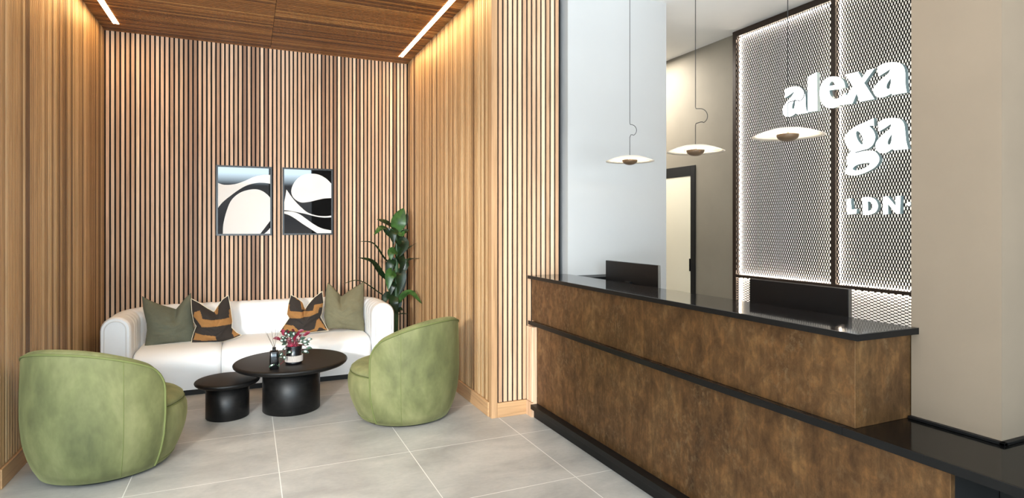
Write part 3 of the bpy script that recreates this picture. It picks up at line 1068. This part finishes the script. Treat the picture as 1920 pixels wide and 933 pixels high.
def cushion(name, top, right, bottom, left, sc, org, Y0, lean, thick, mats, patches, lab, piping=None, N=72, vx=0.5):
    """top runs left to right, right runs down, bottom left to right, left runs down"""
    cv = lambda P: [(org[0] + p[0] / sc, org[1] + p[1] / sc) for p in P]
    T, Rr, B, Lf = [resample(cv(P), N) for P in (top, right, bottom, left)]
    PP = [[(org[0] + p[0] / sc, org[1] + p[1] / sc) for p in P] for P in patches]
    zb = on_y(B[N // 2].x, B[N // 2].y, Y0).z
    g = []
    for j in range(N + 1):
        v = j / N
        r = []
        for i in range(N + 1):
            u = i / N
            p = (T[i] * (1 - v) + B[i] * v + Lf[j] * (1 - u) + Rr[j] * u
                 - (T[0] * (1 - u) * (1 - v) + T[N] * u * (1 - v) + B[0] * (1 - u) * v + B[N] * u * v))
            r.append(p)
        g.append(r)
    front, back, px = [], [], []
    rs = random.Random(len(lab))
    so = rs.random() * 50
    for j in range(N + 1):
        fr, br = [], []
        for i in range(N + 1):
            u, v = i / N, j / N
            q = g[j][i]
            yy = Y0
            for _ in range(2):
                w = on_y(q.x, q.y, yy)
                yy = Y0 + (w.z - zb) * lean
            w = on_y(q.x, q.y, yy)
            s = max(0.0, math.sin(math.pi * u)) ** 0.55 * max(0.0, math.sin(math.pi * v)) ** 0.55
            fold = math.exp(-((u - vx) / 0.07) ** 2) * max(0, 1 - v / 0.45) ** 1.2
            t = thick * s * (1 - 0.75 * fold)
            wr = 0.014 * s * noise.noise(Vector((u * 3 + so, v * 6, 0.3))) + 0.008 * s * noise.noise(Vector((u * 9, v * 16 + so, 1.3)))
            fr.append((w.x, w.y - t * 0.62 + wr, w.z))
            br.append((w.x, w.y + t * 0.38, w.z))
        front.append(fr); back.append(br)

    def mf(i, j):
        q = (g[i][j] + g[i + 1][j + 1]) / 2
        return 1 if any(in_poly(q.x, q.y, P) for P in PP) else 0
    b = MB()
    b.grid(front, mf=mf)
    b.grid([r[::-1] for r in back])
    o = tag(b.build(name, mats, recalc=False), lab, 'cushion', 'cushions on the white sofa')
    bm = bmesh.new(); bm.from_mesh(o.data)
    bmesh.ops.remove_doubles(bm, verts=bm.verts, dist=1e-5)
    bmesh.ops.recalc_face_normals(bm, faces=bm.faces)
    bm.to_mesh(o.data); bm.free()
    if piping:
        ring = front[0] + [front[j][N] for j in range(1, N + 1)] + front[N][::-1][1:] + [front[j][0] for j in range(N - 1, 0, -1)]
        p = MB(); p.tube(ring[::2], 0.0038, 6, closed=True)
        p.build('piping', piping, o)
    return o


cushion('cushion', [(430, 140), (500, 178), (570, 205), (640, 225), (690, 240), (720, 205), (760, 155), (805, 115)], [(805, 115), (808, 200), (815, 300), (830, 400), (818, 488)],
        [(440, 560), (500, 540), (560, 520), (640, 502), (730, 490), (818, 488)], [(430, 140), (440, 240), (466, 350), (468, 400), (455, 500), (440, 560)],
        4.057, (160, 520), 6.27, 0.32, 0.19, [M['green_cloth']], [], 'sage green cushion leaning on the left arm of the sofa', vx=0.62)
cushion('cushion', [(805, 160), (870, 195), (930, 235), (978, 262), (1010, 215), (1045, 165), (1088, 135)], [(1088, 135), (1105, 240), (1118, 330), (1112, 380), (1150, 418), (1188, 438)],
        [(808, 500), (900, 495), (1050, 485), (1120, 465), (1188, 438)], [(805, 160), (812, 270), (825, 335), (845, 368), (828, 410), (812, 460), (808, 500)],
        4.057, (160, 520), 6.20, 0.30, 0.16, [M['brown_cloth'], M['ochre_cloth']],
        [[(p[0] / 5.833 * 4.057 + 70 * 4.057, p[1] / 5.833 * 4.057) for p in P] for P in (
            [(785, 375), (850, 350), (880, 440), (1000, 455), (1100, 440), (1165, 430), (1165, 345), (1185, 345), (1210, 420), (1210, 500), (1050, 515), (950, 525), (870, 530), (835, 480), (810, 450), (775, 420)],
            [(795, 600), (900, 615), (1020, 625), (1030, 675), (900, 685), (775, 675)],
            [(1205, 555), (1240, 590), (1290, 620), (1220, 645), (1195, 600)],
            [(1000, 370), (1050, 290), (1045, 390), (1025, 400)])],
        'dark brown cushion with ochre bars beside the sage green cushion', M['cream'], vx=0.6)
cushion('cushion', [(205, 190), (270, 222), (330, 270), (362, 345), (400, 290), (460, 220), (550, 150)], [(550, 150), (562, 270), (545, 390), (528, 425), (570, 500), (615, 580)],
        [(80, 600), (200, 602), (400, 600), (520, 588), (615, 580)], [(205, 190), (180, 290), (165, 400), (190, 442), (150, 500), (80, 600)],
        5.832, (510, 520), 6.20, 0.30, 0.16, [M['brown_cloth'], M['ochre_cloth']],
        [[(160, 360), (165, 300), (190, 285), (190, 360), (330, 365), (440, 350), (455, 290), (565, 275), (565, 320), (510, 320), (500, 375), (400, 410), (300, 430), (180, 440), (160, 410)],
         [(240, 200), (340, 250), (385, 290), (365, 355), (320, 340), (310, 260), (250, 220)],
         [(140, 510), (230, 515), (280, 565), (400, 575), (460, 550), (480, 460), (510, 440), (560, 510), (605, 578), (540, 545), (515, 540), (480, 585), (300, 595), (180, 575), (120, 570)]],
        'dark brown cushion with ochre zigzags beside the khaki cushion', M['cream'], vx=0.42)
cushion('cushion', [(610, 55), (660, 95), (710, 150), (760, 205), (820, 160), (900, 105), (1005, 45)], [(1005, 45), (1006, 200), (1000, 330), (997, 420), (1012, 510), (1010, 600)],
        [(600, 560), (700, 556), (800, 560), (900, 572), (960, 582), (1010, 600)], [(610, 55), (585, 160), (578, 300), (570, 420), (600, 560)],
        5.832, (510, 520), 6.27, 0.32, 0.19, [M['khaki_cloth']], [], 'khaki cushion leaning on the right arm of the sofa', vx=0.40)

# ------------------------------------------------------------------ nesting coffee tables


def coffee_table(c, rt, rb, h, lab, ex=1.0):
    t = empty('coffee_table', (c[0], c[1], 0), lab, 'table', 'round black coffee tables')
    th = 0.044
    prof = [(0, h)] + [(rt - 0.02, h)] + [(rt - 0.02 + 0.02 * math.sin(a), h - 0.016 + 0.016 * math.cos(a)) for a in [math.pi / 2 * k / 6 for k in range(1, 7)]]
    prof += [(rt - 0.004, h - 0.026), (rt - 0.018, h - th + 0.006), (rt - 0.035, h - th), (0, h - th)]
    b = MB(); b.lathe(prof, (c[0], c[1], 0), 96)
    b.build('table_top', M['black_wood'], t)
    b = MB(); b.lathe([(0, h - th - 0.0005), (rb, h - th - 0.0005), (rb, 0.006), (rb - 0.006, 0.0), (0, 0)], (c[0], c[1], 0), 72)
    b.build('pedestal', M['black_wood'], t)
    return t


coffee_table((0.325, 5.155), 0.44, 0.222, 0.40, 'larger round black coffee table holding the potted plant')
coffee_table((-0.147, 5.15), 0.235, 0.156, 0.295, 'smaller round black coffee table tucked under the larger one')

# reed diffuser
p = on_z(514, 690, 0.40)
t = empty('reed_diffuser', (p.x, p.y, 0.40), 'black reed diffuser bottle with thin sticks on the coffee table', 'diffuser')
b = MB()
rows = []
for (r, z) in ((0.030, 0.0), (0.033, 0.003), (0.033, 0.128), (0.028, 0.135), (0.013, 0.137)):
    ring = []
    for k in range(32):
        a = 2 * math.pi * k / 32
        ca, sa = math.cos(a), math.sin(a)
        q = (abs(ca) ** 6 + abs(sa) ** 6) ** (-1 / 6)
        ring.append((p.x + r * ca * q, p.y + r * sa * q, 0.4002 + z))
    rows.append(ring)
b.grid(rows, close_v=True); b.fan(rows[0]); b.fan(rows[-1], 0, True)
b.build('bottle', M['bottle'], t)
b = MB(); b.lathe([(0.0125, 0.135), (0.0125, 0.162), (0.008, 0.162), (0.008, 0.137)], (p.x, p.y, 0.40), 20)
b.build('bottle_neck', M['black'], t)
for dx, dy, h in ((-0.062, 0.01, 0.285), (-0.018, -0.02, 0.292), (0.012, 0.02, 0.295), (0.03, -0.01, 0.29), (-0.05, -0.02, 0.275)):
    b = MB(); b.tube([(p.x - dx * 0.08, p.y - dy * 0.08, 0.40 + 0.14), (p.x + dx, p.y + dy, 0.40 + h)], 0.0016, 6)
    b.build('reed', M['reed'], t)


# ------------------------------------------------------------------ leaves
def leaf_mesh(b, pts, width, up=None, m=0, fold=0.25, n=12, mid=None, power=0.85, skew=0.85):
    pts = open_spline(pts, max(2, n // (len(pts) - 1)))
    N = len(pts)
    rows = []
    for i, q in enumerate(pts):
        d = (pts[min(N - 1, i + 1)] - pts[max(0, i - 1)]).normalized()
        nn = Vector(up) if up is not None else Vector((0, -0.75, 0.66))
        nn = nn - d * nn.dot(d)
        if nn.length < 1e-4:
            nn = d.orthogonal()
        nn.normalize()
        s = d.cross(nn)
        t = i / (N - 1)
        w = width / 2 * (max(0.0, math.sin(math.pi * min(1, (t * 0.97 + 0.015) ** skew)))) ** power
        rows.append([q - s * w + nn * w * fold, q - s * w * 0.5 + nn * w * fold * 0.35, q, q + s * w * 0.5 + nn * w * fold * 0.35, q + s * w + nn * w * fold])
    b.grid(rows, m=m, mf=(lambda i, j: mid if j in (1, 2) and 1 < i < N - 3 else m) if mid is not None else None)
    b.grid([[tuple(Vector(p) - Vector((0, -0.0009, 0.0004))) for p in r[::-1]] for r in rows], m=m)


# tall plant in the corner
PX, PY = 1.475, 6.45
plant = empty('potted_plant', (PX, PY, 0), 'tall dark green leafy plant in the corner behind the sofa', 'plant')
b = MB(); b.lathe([(0, 0), (0.10, 0), (0.105, 0.01), (0.135, 0.28), (0.135, 0.3), (0.122, 0.3), (0.12, 0.27), (0, 0.27)], (PX, PY, 0), 40)
b.build('planter', M['pot_black'], plant)
b = MB(); b.lathe([(0, 0.2715), (0.119, 0.2715)], (PX, PY, 0), 24); b.build('soil', M['soil'], plant)
S2, O2 = 3.733, (640, 370)


def pp(x, y, Y):
    return on_y(O2[0] + x / S2, O2[1] + y / S2, Y)


for (dx, rr, ztop) in ((0.0, 0.018, 1.40), (0.018, 0.012, 1.25), (-0.016, 0.012, 1.05)):
    b = MB()
    base = Vector((PX + dx, PY, 0.272))
    tp = pp(385 + dx * 400, 250, PY); tp.z = ztop
    b.tube(open_spline([base, base.lerp(tp, 0.5) + Vector((0.008, 0, 0)), tp], 10), [rr * (1 - 0.35 * k / 20) for k in range(21)], 10)
    b.build('stem', M['stem'], plant)
LV = [  # points (crop px, depth offset), width, facing, light?
    ([(392, 250, 0), (398, 170, -0.03), (436, 76, 0.0)], 0.165, (0, -1, 0.1), 1),
    ([(380, 225, 0), (320, 180, -0.06), (250, 152, -0.05)], 0.075, (0.2, -0.7, 0.7), 0),
    ([(375, 255, 0), (290, 212, -0.1), (228, 262, -0.14)], 0.07, (0, -0.6, 0.8), 1),
    ([(385, 285, 0), (345, 250, -0.05), (293, 222, -0.03)], 0.10, (0, -1, 0.3), 0),
    ([(400, 260, 0), (440, 240, -0.05), (472, 228, -0.06)], 0.06, (0, -0.8, 0.6), 0),
    ([(425, 220, 0.06), (450, 160, 0.06), (462, 105, 0.06)], 0.06, (0.3, -1, 0), 0),
    ([(375, 480, 0), (305, 430, 0), (225, 322, -0.02), (118, 306, -0.05)], 0.032, (0, -0.5, 0.8), 0),
    ([(360, 600, 0), (290, 545, -0.03), (215, 450, -0.06), (120, 421, -0.1)], 0.075, (-0.2, -0.6, 0.8), 0),
    ([(360, 720, 0), (285, 680, 0.02), (130, 582, 0.02), (5, 605, 0)], 0.02, (0, -0.5, 0.8), 0),
    ([(395, 580, 0), (430, 500, -0.03), (475, 440, -0.06), (555, 424, -0.24)], 0.085, (0.2, -0.7, 0.7), 0),
    ([(395, 460, 0), (430, 390, 0), (485, 345, -0.05), (530, 318, -0.12)], 0.03, (0, -0.6, 0.8), 0),
    ([(375, 525, -0.04), (340, 545, -0.10), (328, 645, -0.12)], 0.125, (-0.1, -1, 0.3), 1),
    ([(395, 740, 0), (430, 690, -0.06), (490, 668, -0.12), (562, 742, -0.24)], 0.085, (0.1, -0.7, 0.7), 1),
    ([(372, 690, -0.03), (368, 740, -0.07), (392, 815, -0.06)], 0.10, (0, -1, 0.2), 0),
    ([(385, 375, -0.03), (350, 385, -0.08), (348, 436, -0.10)], 0.10, (-0.2, -1, 0.4), 1),
    ([(395, 520, -0.02), (415, 560, -0.06), (400, 680, -0.06)], 0.135, (0.1, -1, 0.1), 0),
    ([(400, 290, -0.02), (440, 330, -0.06), (405, 415, -0.06)], 0.12, (0.3, -1, 0.1), 0),
    ([(370, 590, -0.02), (350, 620, -0.05), (345, 680, -0.05)], 0.10, (-0.1, -1, 0.1), 0),
    ([(370, 680, 0.0), (320, 690, -0.03), (300, 735, -0.05)], 0.09, (-0.3, -1, 0.2), 0),
    ([(395, 818, 0.0), (430, 812, -0.03), (468, 816, -0.05)], 0.018, (0, -0.6, 0.8), 0),
    ([(365, 430, -0.02), (345, 470, -0.05), (350, 550, -0.05)], 0.085, (-0.3, -1, 0.1), 0),
    ([(405, 400, 0.0), (425, 450, -0.04), (415, 530, -0.04)], 0.09, (0.4, -1, 0.1), 0),
    ([(385, 220, -0.02), (360, 255, -0.06), (368, 330, -0.06)], 0.09, (0.0, -1, 0.2), 0),
    ([(395, 240, -0.02), (420, 262, -0.08), (445, 235, -0.12)], 0.07, (0.1, -0.8, 0.7), 1),
    ([(395, 800, -0.02), (410, 780, -0.05), (430, 790, -0.08)], 0.05, (0.1, -0.8, 0.7), 0),
    ([(380, 250, 0.02), (400, 300, 0.0), (440, 370, -0.02)], 0.13, (0.4, -1, 0.1), 0),
    ([(385, 500, 0.02), (410, 600, 0.02), (385, 700, 0.0)], 0.15, (0.2, -1, 0.0), 0),
    ([(370, 420, 0.02), (340, 500, 0.02), (360, 590, 0.0)], 0.11, (-0.3, -1, 0.0), 0),
    ([(385, 330, 0.0), (405, 420, 0.0), (430, 500, -0.02)], 0.10, (0.3, -1, 0.0), 0),
    ([(375, 640, 0.02), (395, 740, 0.02), (375, 830, 0.02)], 0.10, (0.0, -1, 0.0), 0),
]
for pts, w, up, lt in LV:
    b = MB()
    drop = pts[-1][1] > pts[0][1] + 60
    leaf_mesh(b, [pp(x, y, PY + d) for x, y, d in pts], w, up, 0, 0.22, 14, None, 0.8, 0.6 if drop else 0.9)
    b.build('leaf', M['leaf_light'] if lt else M['leaf'], plant, recalc=False)

# small plant on the coffee table
p = on_z(551, 680, 0.40)
sp = empty('potted_plant', (p.x, p.y, 0.40), 'small burgundy and silver leaved plant in black pot on coffee table', 'plant')
c = (p.x, p.y, 0.4002)
b = MB(); b.lathe([(0, 0), (0.058, 0), (0.062, 0.004), (0.064, 0.018), (0.062, 0.018), (0.062, 0.07), (0.058, 0.075), (0.064, 0.135), (0.064, 0.14), (0.058, 0.14), (0.056, 0.125), (0, 0.125)], c, 40)
b.build('pot', M['pot_black'], sp)
b = MB()
rows = []
for z in (0.0185, 0.066):
    rows.append([(c[0] + (0.0665 + 0.0025 * (k % 2)) * math.cos(2 * math.pi * k / 96), c[1] + (0.0665 + 0.0025 * (k % 2)) * math.sin(2 * math.pi * k / 96), c[2] + z) for k in range(96)])
inner = [[(c[0] + 0.0625 * math.cos(2 * math.pi * k / 96), c[1] + 0.0625 * math.sin(2 * math.pi * k / 96), c[2] + z) for k in range(96)] for z in (0.066, 0.0185)]
b.grid(rows + inner, close_u=True, close_v=True, sm=False)
b.build('fluted_band', M['pot_band'], sp)
b = MB(); b.lathe([(0, 0.126), (0.055, 0.126)], c, 24); b.build('soil', M['soil'], sp)
rs = random.Random(11)
stems = MB(); fol = MB()
S5, O5 = 8.479, (480, 600)
lv5 = []
for (x, y, typ) in [(360, 300, 0), (340, 290, 0), (690, 190, 0), (670, 210, 0), (780, 235, 0), (800, 215, 0), (520, 215, 0), (440, 215, 0), (600, 180, 0), (560, 400, 0), (590, 410, 0), (540, 430, 0), (640, 250, 0), (700, 260, 0), (610, 300, 0), (520, 380, 0),
                    (480, 340, 1), (445, 290, 1), (500, 290, 1), (550, 310, 1), (580, 345, 1), (640, 250, 1), (750, 350, 1), (820, 320, 1), (760, 390, 1), (480, 240, 1), (430, 340, 1), (480, 465, 1), (555, 510, 1), (640, 350, 1), (760, 500, 1), (690, 340, 1), (590, 240, 1), (540, 250, 1),
                    (620, 215, 2), (560, 230, 2), (470, 380, 2), (720, 310, 2), (790, 360, 2), (820, 450, 2), (500, 200, 2)]:
    lv5.append((O5[0] + x / S5, O5[1] + y / S5, typ))
for (x, y, typ) in lv5:
    Y = p.y + rs.uniform(-0.07, 0.03)
    q = on_y(x, y, Y)
    if q.z < 0.42:
        q.z = 0.42
    root = Vector((p.x + rs.uniform(-0.02, 0.02), p.y + rs.uniform(-0.03, 0.01), c[2] + 0.127))
    out = (q - root)
    midp = root.lerp(q, 0.55) + Vector((0, 0, 0.03))
    stems.tube(open_spline([root, midp, q], 5), 0.0016, 5, m=0)
    d = Vector((out.x + rs.uniform(-.05, .05), out.y * 0.4 - 0.02, out.z * 0.4 + rs.uniform(-.02, .03))).normalized()
    L = rs.uniform(0.042, 0.060)
    leaf_mesh(fol, [q - d * L * 0.3, q + d * L * 0.25 + Vector((0, 0, 0.004)), q + d * L * 0.75 - Vector((0, 0, 0.004))], L * 0.52, (rs.uniform(-.4, .4), -0.8, 0.5), (0, 2, 2)[typ], 0.2, 6, mid=(None, 1, None)[typ])
# trailing shoot lying on the table
tr = [on_y(O5[0] + x / S5, O5[1] + y / S5, yy) for x, y, yy in ((470, 590, 4.96), (430, 660, 4.90), (380, 705, 4.87), (330, 715, 4.86))]
stems.tube(open_spline([Vector((p.x - 0.05, p.y - 0.03, c[2] + 0.13)), Vector((p.x - 0.08, p.y - 0.05, c[2] + 0.10))] + tr, 5), 0.0017, 5)
for (x0, y0, x1, y1) in ((360, 585, 440, 520), (450, 600, 335, 595), (325, 665, 250, 625), (300, 700, 205, 750), (320, 690, 375, 735), (370, 720, 340, 690), (440, 560, 460, 640)):
    a = on_y(O5[0] + x0 / S5, O5[1] + y0 / S5, 4.865 + 0.0006 * (x0 - 320)); z = on_y(O5[0] + x1 / S5, O5[1] + y1 / S5, 4.862 + 0.0004 * (x0 - 320))
    leaf_mesh(fol, [a, a.lerp(z, 0.5) + Vector((0, 0, 0.006)), z], 0.024, (0, -0.6, 0.8), 2, 0.2, 6, mid=1)
stems.build('stems', M['leaf_purple'], sp)
fol.build('foliage', [M['leaf_purple'], M['leaf_pale'], M['leaf_grey']], sp, recalc=False)


# ------------------------------------------------------------------ velvet barrel chairs
def barrel_chair(loc, face, lab, sx=1.0):
    t = empty('armchair', (loc[0], loc[1], 0), lab, 'armchair', 'green velvet barrel armchairs', rz=face)
    PH = math.radians(80)
    HB, HA = 0.80, 0.625

    def ro(z):
        k = [(0.02, 0.345), (0.06, 0.368), (0.12, 0.392), (0.22, 0.418), (0.35, 0.430), (0.5, 0.430), (0.85, 0.420)]
        for (a, ra), (b_, rb) in zip(k, k[1:]):
            if z <= b_:
                f = max(0, (z - a) / (b_ - a)); f = f
                return ra + (rb - ra) * f
        return k[-1][1]

    def ht(ph):
        u = abs(ph) / PH
        w = u
        h = HB - (HB - HA) * (w ** 2.1)
        e = (1 - u) * PH * 0.43
        R = 0.10
        if e < R:
            h -= R - math.sqrt(max(0, R * R - (R - e) ** 2))
        return h
    phs = [PH * math.sin(math.pi / 2 * (2 * i / 96 - 1)) for i in range(97)]
    rows = []
    rimO, seam = [], []
    TK = 0.075
    for ph in phs:
        h = ht(ph)
        a = math.pi + ph
        ca, sa = math.cos(a), math.sin(a)
        ring = []
        z0 = 0.022
        for k in range(13):
            z = z0 + (h - 0.03 - z0) * k / 12
            ring.append((ro(z), z))
        R0 = ro(h)
        for k in range(1, 9):
            tt = math.pi * k / 8
            ring.append((R0 - TK / 2 + TK / 2 * math.cos(tt), h - 0.03 + 0.03 * math.sin(tt)))
        for k in range(1, 6):
            z = h - 0.03 - (h - 0.03 - 0.25) * k / 5
            ring.append((ro(z) - TK - 0.02 * k / 5, z))
        ring.append((0.30, 0.03))
        rows.append([(r * ca, r * sa, z) for r, z in ring])
        rimO.append(((R0 + 0.001) * ca, (R0 + 0.001) * sa, h - 0.022))
    b = MB(); b.grid(rows, close_v=True)
    b.fan(rows[0], 0, True); b.fan(rows[-1])
    b.build('back_shell', M['velvet'], t)
    # piping round the rim and down both arm fronts
    for e in (0, -1):
        a = math.pi + phs[e]
        ca, sa = math.cos(a), math.sin(a)
        hh = ht(phs[e]) - 0.03
        seam = [((ro(hh - (hh - 0.03) * k / 14) + 0.002) * ca, (ro(hh - (hh - 0.03) * k / 14) + 0.002) * sa, hh - (hh - 0.03) * k / 14) for k in range(15)]
        if e == 0:
            full = seam[::-1] + rimO
        else:
            full = full + seam
    b = MB(); b.tube(full, 0.0065, 8)
    b.build('piping', M['velvet_seam'], t)
    # side seams in the shell
    for s in (-1, 1):
        a = math.pi + s * math.radians(48)
        hh = ht(math.radians(48)) - 0.03
        b = MB(); b.tube([((ro(z) - 0.0005) * math.cos(a), (ro(z) - 0.0005) * math.sin(a), z) for z in [0.03 + (hh - 0.03) * k / 16 for k in range(17)]], 0.0022, 6)
        b.build('seam', M['velvet_seam'], t)
    # seat drum with domed cushion
    def seat_r(z, ang):
        k = [(0.02, 0.335), (0.06, 0.36), (0.12, 0.388), (0.2, 0.415), (0.28, 0.428), (0.34, 0.424), (0.375, 0.408)]
        r = k[-1][1]
        for (a_, ra), (b_, rb) in zip(k, k[1:]):
            if z <= b_:
                r = ra + (rb - ra) * max(0, (z - a_) / (b_ - a_)); break
        fr = max(0, math.cos(ang))
        c0 = math.cos(ang)
        if c0 > -0.21:
            return r * (1 + 0.035 * max(0, c0))
        return min(r, 0.36) + (r - min(r, 0.36)) * max(0, (c0 + 0.36) / 0.15)
    zs = [0.022, 0.06, 0.1, 0.14, 0.18, 0.22, 0.26, 0.3, 0.335, 0.36, 0.375]
    n = 96
    rows = [[(seat_r(z, 2 * math.pi * k / n) * math.cos(2 * math.pi * k / n), seat_r(z, 2 * math.pi * k / n) * math.sin(2 * math.pi * k / n), z) for k in range(n)] for z in zs]
    b = MB(); b.grid(rows, close_v=True); b.fan(rows[0]); b.fan(rows[-1], 0, True)
    b.build('seat_base', M['velvet'], t)
    rows = []
    for f, z in ((0.97, 0.3762), (1.0, 0.385), (0.985, 0.402), (0.93, 0.420), (0.82, 0.436), (0.62, 0.447), (0.35, 0.452), (0.1, 0.453)):
        rows.append([(seat_r(0.375, 2 * math.pi * k / n) * f * math.cos(2 * math.pi * k / n), seat_r(0.375, 2 * math.pi * k / n) * f * math.sin(2 * math.pi * k / n), z) for k in range(n)])
    b = MB(); b.grid(rows, close_v=True); b.fan(rows[0]); b.fan(rows[-1], 0, True, True)
    b.build('seat_cushion', M['velvet'], t)
    a1 = math.radians(100)
    b = MB(); b.tube([((seat_r(0.375, a) * 1.003) * math.cos(a), (seat_r(0.375, a) * 1.003) * math.sin(a), 0.3755) for a in [-a1 + 2 * a1 * k / 24 for k in range(25)]], 0.004, 6)
    b.build('seat_piping', M['velvet_seam'], t)
    b = MB(); b.tube([((seat_r(0.05, a) * 1.0) * math.cos(a), (seat_r(0.05, a) * 1.0) * math.sin(a), 0.05) for a in [-a1 + 2 * a1 * k / 24 for k in range(25)]], 0.004, 6)
    b.build('base_piping', M['velvet_seam'], t)
    b = MB(); b.lathe([(0, 0.0), (0.30, 0.0), (0.31, 0.004), (0.31, 0.0215), (0, 0.0215)], (0, 0, 0), 48)
    b.build('swivel_base', M['black_matt'], t)
    return t


barrel_chair((-0.80, 4.41), math.radians(62), 'green velvet barrel armchair facing right beside the left slatted wall')
barrel_chair((1.135, 4.63), math.radians(120.5), 'green velvet barrel armchair facing left beside the right slatted wall')

bpy.context.view_layer.update()
